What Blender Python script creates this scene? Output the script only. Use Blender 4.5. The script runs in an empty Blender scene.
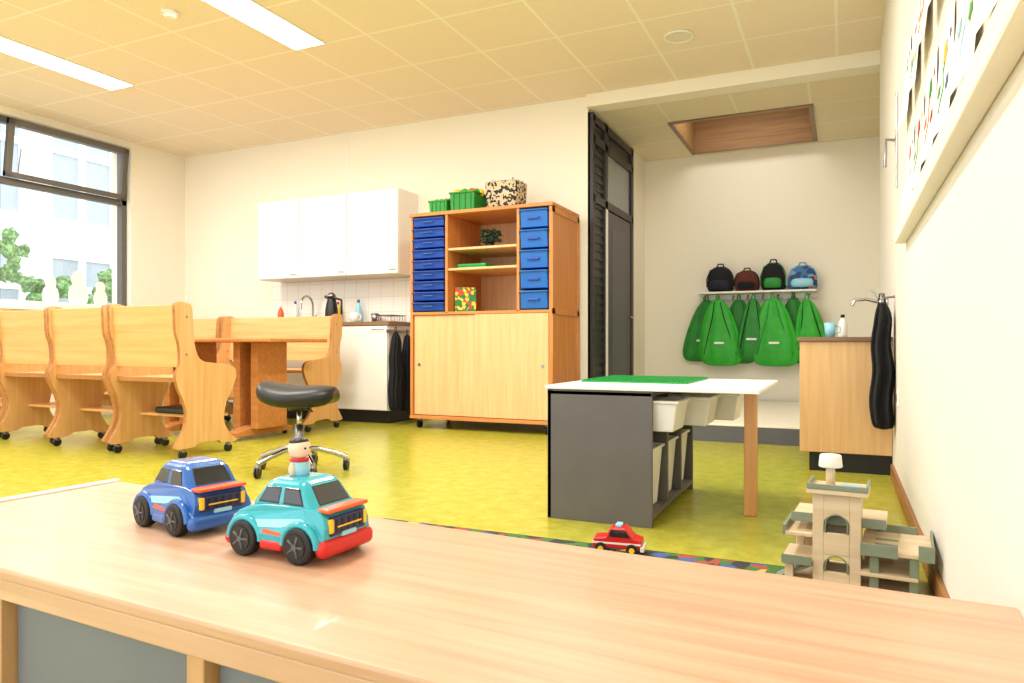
import bpy, bmesh, math, random
from mathutils import Vector, Matrix, noise
random.seed(4)
S=bpy.context.scene
COL=S.collection
# ---------------------------------------------------------------- materials
def newmat(name):
    m=bpy.data.materials.new(name); m.use_nodes=True
    nt=m.node_tree; b=nt.nodes["Principled BSDF"]
    return m,nt,b
def s2l(c):
    return tuple(((x/255)/12.92 if x/255<=.04045 else ((x/255+.055)/1.055)**2.4) for x in c)
def mat(name,rgb,rough=.5,metal=0,var=.06,scale=20,bump=0,spec=.5,coat=0):
    m,nt,b=newmat(name); c=s2l(rgb)
    tc=nt.nodes.new('ShaderNodeTexCoord'); nz=nt.nodes.new('ShaderNodeTexNoise')
    nz.inputs['Scale'].default_value=scale; nz.inputs['Detail'].default_value=4
    nt.links.new(tc.outputs['Object'],nz.inputs['Vector'])
    cr=nt.nodes.new('ShaderNodeValToRGB')
    cr.color_ramp.elements[0].position=.3; cr.color_ramp.elements[1].position=.7
    cr.color_ramp.elements[0].color=tuple(x*(1-var) for x in c)+(1,)
    cr.color_ramp.elements[1].color=tuple(min(1,x*(1+var)) for x in c)+(1,)
    nt.links.new(nz.outputs['Fac'],cr.inputs['Fac']); nt.links.new(cr.outputs['Color'],b.inputs['Base Color'])
    b.inputs['Roughness'].default_value=rough; b.inputs['Metallic'].default_value=metal
    b.inputs['Specular IOR Level'].default_value=spec; b.inputs['Coat Weight'].default_value=coat
    if bump:
        bp=nt.nodes.new('ShaderNodeBump'); bp.inputs['Strength'].default_value=bump; bp.inputs['Distance'].default_value=.01
        nt.links.new(nz.outputs['Fac'],bp.inputs['Height']); nt.links.new(bp.outputs['Normal'],b.inputs['Normal'])
    return m
def wood(name,c1,c2,axis='x',rough=.4,sc=1.0,coat=0):
    m,nt,b=newmat(name)
    tc=nt.nodes.new('ShaderNodeTexCoord'); mp=nt.nodes.new('ShaderNodeMapping')
    k={'x':(1.2,22,22),'y':(22,1.2,22),'z':(22,22,1.2)}[axis]
    mp.inputs['Scale'].default_value=tuple(v*sc for v in k)
    nz=nt.nodes.new('ShaderNodeTexNoise'); nz.inputs['Scale'].default_value=1.5; nz.inputs['Detail'].default_value=6; nz.inputs['Distortion'].default_value=.4
    nt.links.new(tc.outputs['Object'],mp.inputs['Vector']); nt.links.new(mp.outputs['Vector'],nz.inputs['Vector'])
    cr=nt.nodes.new('ShaderNodeValToRGB'); cr.color_ramp.elements[0].position=.3; cr.color_ramp.elements[1].position=.68
    cr.color_ramp.elements[0].color=s2l(c2)+(1,); cr.color_ramp.elements[1].color=s2l(c1)+(1,)
    nt.links.new(nz.outputs['Fac'],cr.inputs['Fac']); nt.links.new(cr.outputs['Color'],b.inputs['Base Color'])
    b.inputs['Roughness'].default_value=rough; b.inputs['Coat Weight'].default_value=coat
    return m
def gridmat(name,base,line,sx,sy,ox,oy,w=.025,ax=('X','Y'),rough=.8):
    m,nt,b=newmat(name); N=nt.nodes; L=nt.links
    tc=N.new('ShaderNodeTexCoord'); sp=N.new('ShaderNodeSeparateXYZ'); L.new(tc.outputs['Object'],sp.inputs[0])
    outs=[]
    for a,s,o in ((ax[0],sx,ox),(ax[1],sy,oy)):
        ad=N.new('ShaderNodeMath'); ad.operation='ADD'; ad.inputs[1].default_value=-o+600*s; L.new(sp.outputs[a],ad.inputs[0])
        dv=N.new('ShaderNodeMath'); dv.operation='DIVIDE'; dv.inputs[1].default_value=s; L.new(ad.outputs[0],dv.inputs[0])
        fr=N.new('ShaderNodeMath'); fr.operation='FRACT'; L.new(dv.outputs[0],fr.inputs[0])
        lt=N.new('ShaderNodeMath'); lt.operation='LESS_THAN'; lt.inputs[1].default_value=w/s; L.new(fr.outputs[0],lt.inputs[0])
        outs.append(lt)
    mx=N.new('ShaderNodeMath'); mx.operation='MAXIMUM'; L.new(outs[0].outputs[0],mx.inputs[0]); L.new(outs[1].outputs[0],mx.inputs[1])
    nz=N.new('ShaderNodeTexNoise'); nz.inputs['Scale'].default_value=90; L.new(tc.outputs['Object'],nz.inputs['Vector'])
    cr=N.new('ShaderNodeValToRGB'); cr.color_ramp.elements[0].color=tuple(x*.93 for x in s2l(base))+(1,); cr.color_ramp.elements[1].color=s2l(base)+(1,)
    cr.color_ramp.elements[0].position=.35; cr.color_ramp.elements[1].position=.6
    L.new(nz.outputs['Fac'],cr.inputs['Fac'])
    mi=N.new('ShaderNodeMixRGB'); mi.inputs['Color2'].default_value=s2l(line)+(1,)
    L.new(mx.outputs[0],mi.inputs['Fac']); L.new(cr.outputs['Color'],mi.inputs['Color1']); L.new(mi.outputs[0],b.inputs['Base Color'])
    b.inputs['Roughness'].default_value=rough
    return m
def patternmat(name,cols,scale=30,rough=.7):
    m,nt,b=newmat(name); N=nt.nodes; L=nt.links
    tc=N.new('ShaderNodeTexCoord')
    t=N.new('ShaderNodeTexVoronoi'); t.inputs['Scale'].default_value=scale; sp=N.new('ShaderNodeSeparateColor'); L.new(t.outputs['Color'],sp.inputs[0]); out=sp.outputs[0]
    L.new(tc.outputs['Object'],t.inputs['Vector'])
    cr=N.new('ShaderNodeValToRGB'); cr.color_ramp.interpolation='CONSTANT'
    for i,(p,c) in enumerate(cols):
        if i<2: e=cr.color_ramp.elements[i]; e.position=p
        else: e=cr.color_ramp.elements.new(p)
        e.color=s2l(c)+(1,)
    L.new(out,cr.inputs['Fac']); L.new(cr.outputs['Color'],b.inputs['Base Color']); b.inputs['Roughness'].default_value=rough
    return m

M={}
M['wall']=mat('wall_paint',(243,236,220),.85,var=.015,scale=60,bump=.05)
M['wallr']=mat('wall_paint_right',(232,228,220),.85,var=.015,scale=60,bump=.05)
M['board']=mat('board_cream',(232,224,208),.7,var=.015)
M['ceil']=gridmat('ceiling_tiles',(246,230,208),(252,244,230),.6,.6,-3.65,4.15,.02)
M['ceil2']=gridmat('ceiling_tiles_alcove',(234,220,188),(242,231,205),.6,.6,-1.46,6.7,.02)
M['white']=mat('white_laminate',(244,241,236),.4,var=.01)
M['whiteplastic']=mat('white_plastic',(240,238,232),.35,var=.02)
M['dark']=mat('dark_frame',(42,38,42),.45)
M['winframe']=mat('window_frame_taupe',(96,92,86),.45)
M['black']=mat('black_plastic',(18,18,20),.4)
M['blackcloth']=mat('black_cloth',(16,17,22),.9,bump=.4,scale=40)
M['navycloth']=mat('navy_cloth',(28,32,52),.9,bump=.4,scale=40)
M['grey']=mat('anthracite_board',(98,95,94),.55,var=.05,scale=8)
M['greydark']=mat('grey_vinyl',(88,90,94),.5)
M['binsgrey']=mat('grey_plastic_panel',(116,122,134),.4,var=.06,scale=4)
M['chrome']=mat('chrome',(190,190,195),.15,metal=1,var=.02)
M['steel']=mat('steel',(150,150,152),.3,metal=1,var=.02)
M['birch']=wood('birch_plywood',(228,182,124),(214,160,98),'z',.4)
M['birchx']=wood('birch_plywood_x',(230,182,122),(216,160,96),'x',.4)
M['birchedge']=wood('birch_edge',(182,122,66),(158,100,50),'x',.5)
M['beechtop']=wood('beech_top',(212,174,146),(192,150,120),'x',.34,sc=1.1,coat=.12)
M['beechedge']=wood('beech_edge',(218,182,154),(200,160,128),'x',.4)
M['beechz']=wood('beech_upright',(208,166,124),(188,142,98),'z',.45)
M['orange']=wood('alder_frame',(214,142,74),(194,118,54),'z',.4)
M['orangex']=wood('alder_frame_x',(214,142,74),(194,118,54),'x',.4)
M['legwood']=wood('table_leg_wood',(216,162,104),(200,142,84),'z',.4)
M['tabletop']=wood('table_wood',(206,140,78),(188,118,60),'x',.4)
M['palewood']=wood('pale_door',(230,190,138),(220,172,116),'z',.4)
M['sinkwood']=wood('sink_cabinet_wood',(224,184,132),(212,166,110),'z',.45)
M['hatch']=wood('hatch_lining',(164,124,76),(140,102,60),'x',.6)
M['brown']=wood('brown_worktop',(146,112,80),(118,86,58),'x',.4)
M['base']=wood('baseboard_wood',(170,118,70),(142,94,52),'y',.5)
M['blue']=mat('blue_drawer',(12,98,188),.35,var=.05)
M['blue2']=mat('blue_drawer_dark',(16,72,170),.35,var=.05)
M['green']=mat('green_plastic',(28,146,42),.4)
M['lego']=mat('green_baseplate',(18,154,66),.35)
M['bag1']=mat('green_nylon',(42,168,42),.55,var=.14,scale=12,bump=.6)
M['bag2']=mat('green_nylon_dark',(24,132,38),.55,var=.14,scale=12,bump=.6)
M['red']=mat('red_plastic',(206,30,28),.3)
M['orangep']=mat('orange_plastic',(234,92,36),.3)
M['yellow']=mat('yellow_plastic',(246,200,40),.3)
M['teal']=mat('teal_car_paint',(34,168,186),.22,var=.03,coat=.5)
M['bluecar']=mat('blue_car_paint',(28,96,180),.22,var=.03,coat=.5)
M['bluelight']=mat('light_blue_decal',(150,210,235),.3)
M['navy']=mat('navy_plastic',(20,40,90),.3)
M['tyre']=mat('tyre_black',(20,20,22),.55)
M['carglass']=mat('toy_window_black',(14,20,32),.08,var=.02,coat=.6)
M['skin']=mat('toy_figure_skin',(240,208,184),.4)
M['leaf']=patternmat('leaf_green',[(0,(70,120,60)),(.4,(96,146,80)),(.7,(136,176,110))],25)
M['leafd']=mat('dark_leaf',(24,50,26),.6,var=.3)
M['garage']=wood('toy_garage_wood',(226,208,178),(210,186,150),'x',.5)
M['sage']=mat('sage_paint',(130,142,124),.5)
M['basket']=patternmat('woven_pattern',[(0,(34,30,28)),(.45,(206,186,150))],55)
M['rug']=patternmat('play_rug',[(0,(40,46,50)),(.35,(60,110,50)),(.6,(160,70,50)),(.75,(60,90,150)),(.9,(200,180,90))],22)
M['paper']=mat('drawing_paper',(250,248,244),.8,var=.01)
M['paperpink']=mat('drawing_paper_cream',(250,238,222),.8,var=.01)
M['splash']=gridmat('backsplash_tiles',(244,240,230),(222,214,200),.15,.15,0,0,.006,('X','Z'),.25)
M['ext']=mat('exterior_white',(246,247,248),.9,var=.01,spec=.1)
M['extglass']=mat('exterior_glass',(176,188,198),.9,spec=.1)
M['transglass']=mat('transom_grey_glass',(130,136,140),.2)
M['extground']=mat('exterior_ground',(190,195,185),.9)
M['purple']=mat('door_purple_grey',(70,58,72),.4)
M['book']=patternmat('book_cover',[(0,(40,120,60)),(.4,(230,200,60)),(.7,(200,60,50))],40)
m,nt,b=newmat('led_diffuser'); b.inputs['Emission Color'].default_value=(1,.98,.94,1); b.inputs['Emission Strength'].default_value=5; M['led']=m
m,nt,b=newmat('linoleum_floor'); N=nt.nodes; L=nt.links
tc=N.new('ShaderNodeTexCoord'); n1=N.new('ShaderNodeTexNoise'); n1.inputs['Scale'].default_value=14; n1.inputs['Detail'].default_value=8; n1.inputs['Roughness'].default_value=.7
L.new(tc.outputs['Object'],n1.inputs['Vector']); cr=N.new('ShaderNodeValToRGB')
cr.color_ramp.elements[0].position=.3; cr.color_ramp.elements[1].position=.72
cr.color_ramp.elements[0].color=s2l((158,155,36))+(1,); cr.color_ramp.elements[1].color=s2l((194,189,74))+(1,)
L.new(n1.outputs['Fac'],cr.inputs['Fac']); L.new(cr.outputs['Color'],b.inputs['Base Color']); b.inputs['Roughness'].default_value=.26
M['floor']=m
m,nt,b=newmat('window_glass'); N=nt.nodes; L=nt.links
tr=N.new('ShaderNodeBsdfTransparent'); gl=N.new('ShaderNodeBsdfGlossy'); gl.inputs['Roughness'].default_value=.02
mx=N.new('ShaderNodeMixShader'); mx.inputs[0].default_value=.06
L.new(tr.outputs[0],mx.inputs[1]); L.new(gl.outputs[0],mx.inputs[2]); L.new(mx.outputs[0],N['Material Output'].inputs[0])
M['glass']=m
# ---------------------------------------------------------------- geometry helpers
def grp(name,loc=(0,0,0),rz=0,sc=1):
    e=bpy.data.objects.new(name,None); e.empty_display_size=.1; e.location=loc; e.rotation_euler=(0,0,rz); e.scale=(sc,)*3; COL.objects.link(e); return e
def fin(name,bm,mt,parent=None,smooth=False,bevel=0,seg=2,sub=0):
    bmesh.ops.recalc_face_normals(bm,faces=bm.faces)
    me=bpy.data.meshes.new(name); bm.to_mesh(me); bm.free()
    o=bpy.data.objects.new(name,me); COL.objects.link(o)
    if mt: me.materials.append(M[mt] if isinstance(mt,str) else mt)
    if smooth:
        for p in me.polygons: p.use_smooth=True
    if bevel:
        md=o.modifiers.new('bevel','BEVEL'); md.width=bevel; md.segments=seg; md.limit_method='ANGLE'; md.angle_limit=.6
    if sub:
        md=o.modifiers.new('sub','SUBSURF'); md.levels=sub; md.render_levels=sub
    if parent: o.parent=parent
    return o
def box(name,x0,x1,y0,y1,z0,z1,mt,parent=None,bevel=0,seg=2):
    bm=bmesh.new(); bmesh.ops.create_cube(bm,size=1)
    for v in bm.verts:
        v.co=Vector(((x0+x1)/2+v.co.x*(x1-x0),(y0+y1)/2+v.co.y*(y1-y0),(z0+z1)/2+v.co.z*(z1-z0)))
    return fin(name,bm,mt,parent,bevel=bevel,seg=seg)
def cyl(name,p0,p1,r,mt,parent=None,r2=None,seg=24,bevel=0):
    p0=Vector(p0);p1=Vector(p1); d=p1-p0
    bm=bmesh.new(); bmesh.ops.create_cone(bm,cap_ends=True,segments=seg,radius1=r,radius2=r if r2 is None else r2,depth=d.length)
    q=Vector((0,0,1)).rotation_difference(d.normalized()).to_matrix().to_4x4()
    bmesh.ops.transform(bm,matrix=Matrix.Translation((p0+p1)/2)@q,verts=bm.verts)
    o=fin(name,bm,mt,parent,bevel=bevel)
    for p in o.data.polygons: p.use_smooth=len(p.vertices)==4
    return o
def sph(name,c,r,mt,parent=None,s=(1,1,1)):
    bm=bmesh.new(); bmesh.ops.create_uvsphere(bm,u_segments=24,v_segments=14,radius=r)
    for v in bm.verts: v.co=Vector((c[0]+v.co.x*s[0],c[1]+v.co.y*s[1],c[2]+v.co.z*s[2]))
    return fin(name,bm,mt,parent,smooth=True)
def prism(name,pts,axis,a,b_,mt,parent=None,bevel=0,seg=2,fn=None,rim=None):
    def mk(p,t):
        v={'x':(t,p[0],p[1]),'y':(p[0],t,p[1]),'z':(p[0],p[1],t)}[axis]
        return fn(v) if fn else v
    bm=bmesh.new()
    A=[bm.verts.new(mk(p,a)) for p in pts]; B=[bm.verts.new(mk(p,b_)) for p in pts]
    bm.faces.new(A); bm.faces.new(B[::-1]); n=len(pts)
    for i in range(n):
        f=bm.faces.new((A[i],B[i],B[(i+1)%n],A[(i+1)%n]))
        if rim: f.material_index=1
    o=fin(name,bm,mt,parent,bevel=bevel,seg=seg)
    if rim: o.data.materials.append(M[rim])
    return o
def smoothpts(pts,k=5):
    out=[];n=len(pts)
    for i in range(n):
        p0,p1,p2,p3=[Vector(pts[(i+j)%n]) for j in (-1,0,1,2)]
        for t in range(k):
            t/=k
            out.append(tuple(.5*((2*p1)+(-p0+p2)*t+(2*p0-5*p1+4*p2-p3)*t*t+(-p0+3*p1-3*p2+p3)*t**3)))
    return out
def tube(name,pts,r,mt,parent=None,cyclic=False,res=4):
    cu=bpy.data.curves.new(name,'CURVE'); cu.dimensions='3D'; cu.bevel_depth=r; cu.bevel_resolution=res; cu.use_fill_caps=True
    sp=cu.splines.new('POLY'); sp.points.add(len(pts)-1)
    for i,p in enumerate(pts): sp.points[i].co=(*p,1)
    sp.use_cyclic_u=cyclic
    o=bpy.data.objects.new(name,cu); COL.objects.link(o); cu.materials.append(M[mt])
    if parent: o.parent=parent
    return o
def loft(name,rings,mt,parent=None,seg=32,ripple=0,k=7,e=2.0,ph=0,sub=1):
    bm=bmesh.new(); R=[]
    for j,(cx,cy,z,rx,ry) in enumerate(rings):
        row=[]
        for i in range(seg):
            a=2*math.pi*i/seg; c,s_=math.cos(a),math.sin(a)
            x=abs(c)**(2/e)*(1 if c>=0 else -1); y=abs(s_)**(2/e)*(1 if s_>=0 else -1)
            f=1+ripple*math.sin(k*a+ph+j*.25)
            row.append(bm.verts.new((cx+x*rx*f,cy+y*ry*(1+2.2*ripple*math.sin(k*a+ph+j*.25)),z)))
        R.append(row)
    for j in range(len(R)-1):
        for i in range(seg): bm.faces.new((R[j][i],R[j][(i+1)%seg],R[j+1][(i+1)%seg],R[j+1][i]))
    bm.faces.new(R[0]); bm.faces.new(R[-1][::-1])
    return fin(name,bm,mt,parent,smooth=True,sub=sub)
def castor(parent,x,y,r=.03,z0=0,mt='black'):
    cyl('castor_wheel',(x-.012,y,z0+r),(x-.002,y,z0+r),r,mt,parent,seg=20,bevel=.002)
    cyl('castor_wheel',(x+.002,y,z0+r),(x+.012,y,z0+r),r,mt,parent,seg=20,bevel=.002)
    cyl('castor_stem',(x,y,z0+r),(x,y,z0+2*r+.01),.007,'steel',parent,seg=12)
    box('castor_hood',x-.016,x+.016,y-.014,y+.014,z0+1.5*r,z0+2*r+.004,'steel',parent,bevel=.003)

# ================================================================ ROOM
XW=.25; XA=.36; XL=-6.94; YB=6.0; YA=8.0; H=2.9; HA=2.79; YF=-2.5
box('floor',XL-.3,XA+.2,YF,YA+.2,-.1,0,'floor')
box('ceiling',XL-.3,XW+.2,YF,YB+.12,H,H+.1,'ceil')
box('wall_back',XL-.3,-2.03,YB,YB+.15,0,H,'wall')
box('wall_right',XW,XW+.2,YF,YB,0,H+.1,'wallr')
box('wall_alcove_right',XA,XA+.1,YB,YA+.15,0,H+.1,'wall')
box('wall_alcove_back',-2.2,XA,YA,YA+.15,0,3.4,'wall')
box('wall_alcove_left',-2.18,-2.03,YB+.15,YA,0,H,'wall')
hx0,hx1,hy0,hy1=-1.46,-.25,6.7,7.86
g=grp('ceiling_alcove')
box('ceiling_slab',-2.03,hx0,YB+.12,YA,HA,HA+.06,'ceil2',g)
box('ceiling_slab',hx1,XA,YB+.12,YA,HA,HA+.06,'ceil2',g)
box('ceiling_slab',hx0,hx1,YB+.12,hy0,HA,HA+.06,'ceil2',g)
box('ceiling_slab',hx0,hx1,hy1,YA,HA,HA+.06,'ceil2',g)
g=grp('ceiling_hatch_recess')
box('lining_back',hx0,hx1,hy1-.02,hy1,HA,HA+.5,'hatch',g)
box('lining_front',hx0,hx1,hy0,hy0+.02,HA,HA+.5,'hatch',g)
box('lining_left',hx0,hx0+.02,hy0,hy1,HA,HA+.5,'hatch',g)
box('lining_right',hx1-.02,hx1,hy0,hy1,HA,HA+.5,'hatch',g)
box('lining_top',hx0,hx1,hy0,hy1,HA+.45,HA+.5,'hatch',g)
for zz in (.12,.24,.36): box('lining_groove',hx0+.02,hx1-.02,hy1-.022,hy1-.0205,HA+zz,HA+zz+.004,'brown',g)
for a in ((hx0-.02,hx1+.02,hy0-.02,hy0+.02),(hx0-.02,hx1+.02,hy1-.02,hy1+.02),(hx0-.02,hx0+.02,hy0,hy1),(hx1-.02,hx1+.02,hy0,hy1)):
    box('hatch_edge_trim',*a,HA-.015,HA+.0,'brown',g)
l=bpy.data.lights.new('alcove_fill_lamp','AREA'); l.shape='RECTANGLE'; l.size=.9; l.size_y=.5; l.energy=12; l.color=(1,.97,.9)  # added fill lamp hidden up in the hatch to brighten the alcove
o=bpy.data.objects.new('alcove_fill_lamp',l); o.location=((hx0+hx1)/2,hy0+.35,HA+.44); COL.objects.link(o); o.parent=g
box('trim_beam',-2.03,XW+.11,YB-.05,YB+.12,HA-.0,H,'wall',bevel=.004)
box('trim_pilaster',-4.62,-4.6,YB-.004,YB,0,H,'white')
wy0,wy1,wz0,wz1=1.2,5.3,1.08,2.83
g=grp('wall_left')
box('wall_below',XL-.3,XL,YF,YB,0,wz0,'wall',g)
box('wall_above',XL-.3,XL,YF,YB,wz1,H,'wall',g)
box('wall_pier',XL-.3,XL,wy1,YB,wz0,wz1,'wall',g)
box('wall_pier_near',XL-.3,XL,YF,wy0,wz0,wz1,'wall',g)
g=grp('window_1')
fx0,fx1=XL-.14,XL-.06
ty=2.24
box('frame_top',fx0,fx1,wy0,wy1,wz1-.06,wz1,'winframe',g,bevel=.004)
box('frame_bottom',fx0,fx1,wy0,wy1,wz0,wz0+.06,'white',g,bevel=.004)
box('frame_right',fx0,fx1,wy1-.06,wy1,wz0,wz1,'winframe',g,bevel=.004)
box('frame_left',fx0,fx1,wy0,wy0+.06,wz0,wz1,'winframe',g,bevel=.004)
for yy in (2.55,3.98): box('mullion',fx0,fx1,yy-.04,yy+.04,wz0,wz1,'winframe',g,bevel=.004)
box('transom',fx0,fx1,wy0,wy1,ty-.03,ty+.03,'winframe',g,bevel=.004)
box('sill',XL-.3,XL+.06,wy0,wy1,wz0-.03,wz0,'white',g,bevel=.004)
box('glass_pane',XL-.101,XL-.097,wy0,wy1,wz0,ty,'glass',g)
box('glass_pane',XL-.101,XL-.097,wy0,3.94,ty,wz1,'glass',g)
sash=grp('sash_pivot',(XL-.05,0,ty+.03)); sash.parent=g; sash.rotation_euler=(0,math.radians(7),0)
sh=wz1-ty-.06
box('sash_bottom',0,.045,4.03,5.24,0,.05,'winframe',sash,bevel=.003)
box('sash_top',0,.045,4.03,5.24,sh-.055,sh,'winframe',sash,bevel=.003)
box('sash_side',0,.045,4.03,4.085,0,sh,'winframe',sash,bevel=.003)
box('sash_side',0,.045,5.185,5.24,0,sh,'winframe',sash,bevel=.003)
box('sash_glass',.02,.024,4.08,5.19,.05,sh-.05,'glass',sash)
tube('window_stay',[(XL-.02,4.15,ty+.08),(XL+.03,4.15,ty+.3)],.006,'steel',g)
g=grp('window_paper_snowmen')
for yy,s in ((4.5,.75),(4.78,.95),(5.02,.7)):
    out=smoothpts([(-.08,0),(.08,0),(.11,.08),(.09,.17),(.065,.2),(.075,.25),(.055,.32),(0,.345),(-.055,.32),(-.075,.25),(-.065,.2),(-.09,.17),(-.11,.08)],4)
    prism('paper_snowman',[(yy+p[0]*s,wz0+.06+p[1]*s) for p in out],'x',XL-.095,XL-.092,'white',g)
box('baseboard_right',XW-.015,XW,1.4,4.4,0,.075,'base',bevel=.003)
box('baseboard_back',XL,-5.6,YB-.012,YB,0,.08,'greydark')
g=grp('door_1')
dx=-2.03
box('frame_panel',dx,dx+.02,6.004,7.34,0,2.76,'dark',g)
for a,b_ in ((6.004,6.06),(6.36,6.44),(7.26,7.34)): box('frame_post',dx,dx+.05,a,b_,0,2.76,'dark',g,bevel=.003)
for z in (2.68,2.5,1.98): box('frame_rail',dx,dx+.05,6.01,7.34,z,z+.07,'dark',g,bevel=.003)
for i in range(34):
    z=.1+i*.077
    box('louver_slat',dx+.01,dx+.03,6.06,6.36,z,z+.035,'dark',g)
box('door_leaf',dx+.02,dx+.04,6.47,7.25,.01,1.97,'purple',g,bevel=.003)
box('door_glass',dx+.035,dx+.043,6.6,7.05,.35,1.82,'greydark',g)
box('transom_glass',dx+.02,dx+.03,6.48,7.24,2.06,2.5,'transglass',g)
tube('door_handle',[(dx+.04,7.18,1.0),(dx+.09,7.18,1.0),(dx+.09,7.07,1.0)],.009,'chrome',g)
box('door_edge_strip',dx+.05,dx+.054,6.37,6.43,0,1.97,'white',g)

# ================================================================ ceiling lights
def panel(x0,x1,y0,y1,w=46):
    g=grp('ceiling_light')
    for a in ((x0-.015,x0,y0-.015,y1+.015),(x1,x1+.015,y0-.015,y1+.015),(x0,x1,y0-.015,y0),(x0,x1,y1,y1+.015)):
        box('light_frame',*a,H-.008,H,'white',g)
    box('light_diffuser',x0,x1,y0,y1,H-.004,H-.001,'led',g)
    l=bpy.data.lights.new('led_panel','AREA'); l.shape='RECTANGLE'; l.size=x1-x0; l.size_y=y1-y0; l.energy=w; l.color=(1,.97,.925)
    o=bpy.data.objects.new('led_panel',l); o.location=((x0+x1)/2,(y0+y1)/2,H-.006); COL.objects.link(o); o.parent=g
for x0 in (-5.66,-3.66,-1.55):  # third row and the near panels are out of view, added for illumination
    for y1 in (4.14,1.6): panel(x0,x0+.26,y1-1.48,y1,54 if y1>2 else 34)
g=grp('ceiling_speaker'); cyl('disc',(-1.05,5.09,H),(-1.05,5.09,H-.012),.1,'board',g,bevel=.003); tube('ring',[(-1.05+.1*math.cos(a*.3927),5.09+.1*math.sin(a*.3927),H-.01) for a in range(16)],.006,'white',g,True)
g=grp('smoke_detector'); cyl('base',(-4.0,3.34,H),(-4.0,3.34,H-.02),.055,'white',g); cyl('cap',(-4.0,3.34,H-.02),(-4.0,3.34,H-.04),.045,'white',g,r2=.03)

# ================================================================ foreground cabinet
g=grp('low_play_cabinet',(0,1.335,0),math.radians(-3.1))
X0,X1=-1.9,.241; yb=-.035; yf=-.64; zt=.33
box('top_board',X0,X1,yf,yb,zt-.022,zt,'beechtop',g,bevel=.006,seg=3)
box('front_rail',X0+.005,X1,yf+.002,yf+.03,zt-.056,zt-.020,'beechedge',g,bevel=.003)
box('back_panel',X0+.02,X1,yb-.03,yb-.01,.03,zt-.022,'beechedge',g)
box('bottom_board',X0+.02,X1,yf+.03,yb-.03,.03,.05,'beechedge',g)
for x in (-1.88,-1.33,-.81,-.29,.2):
    box('upright',x-.018,x+.018,yf+.006,yb-.03,.0,zt-.022,'beechz',g,bevel=.002)
for a,b_ in ((-1.86,-1.35),(-1.31,-.83),(-.79,-.31),(-.27,.18)):
    box('grey_drawer_front',a,b_,yf+.03,yf+.045,.055,zt-.06,'binsgrey',g,bevel=.005)
box('left_edge_lip',X0-.004,X0+.02,yf+.02,yb,zt,zt+.006,'white',g,bevel=.002)

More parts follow.
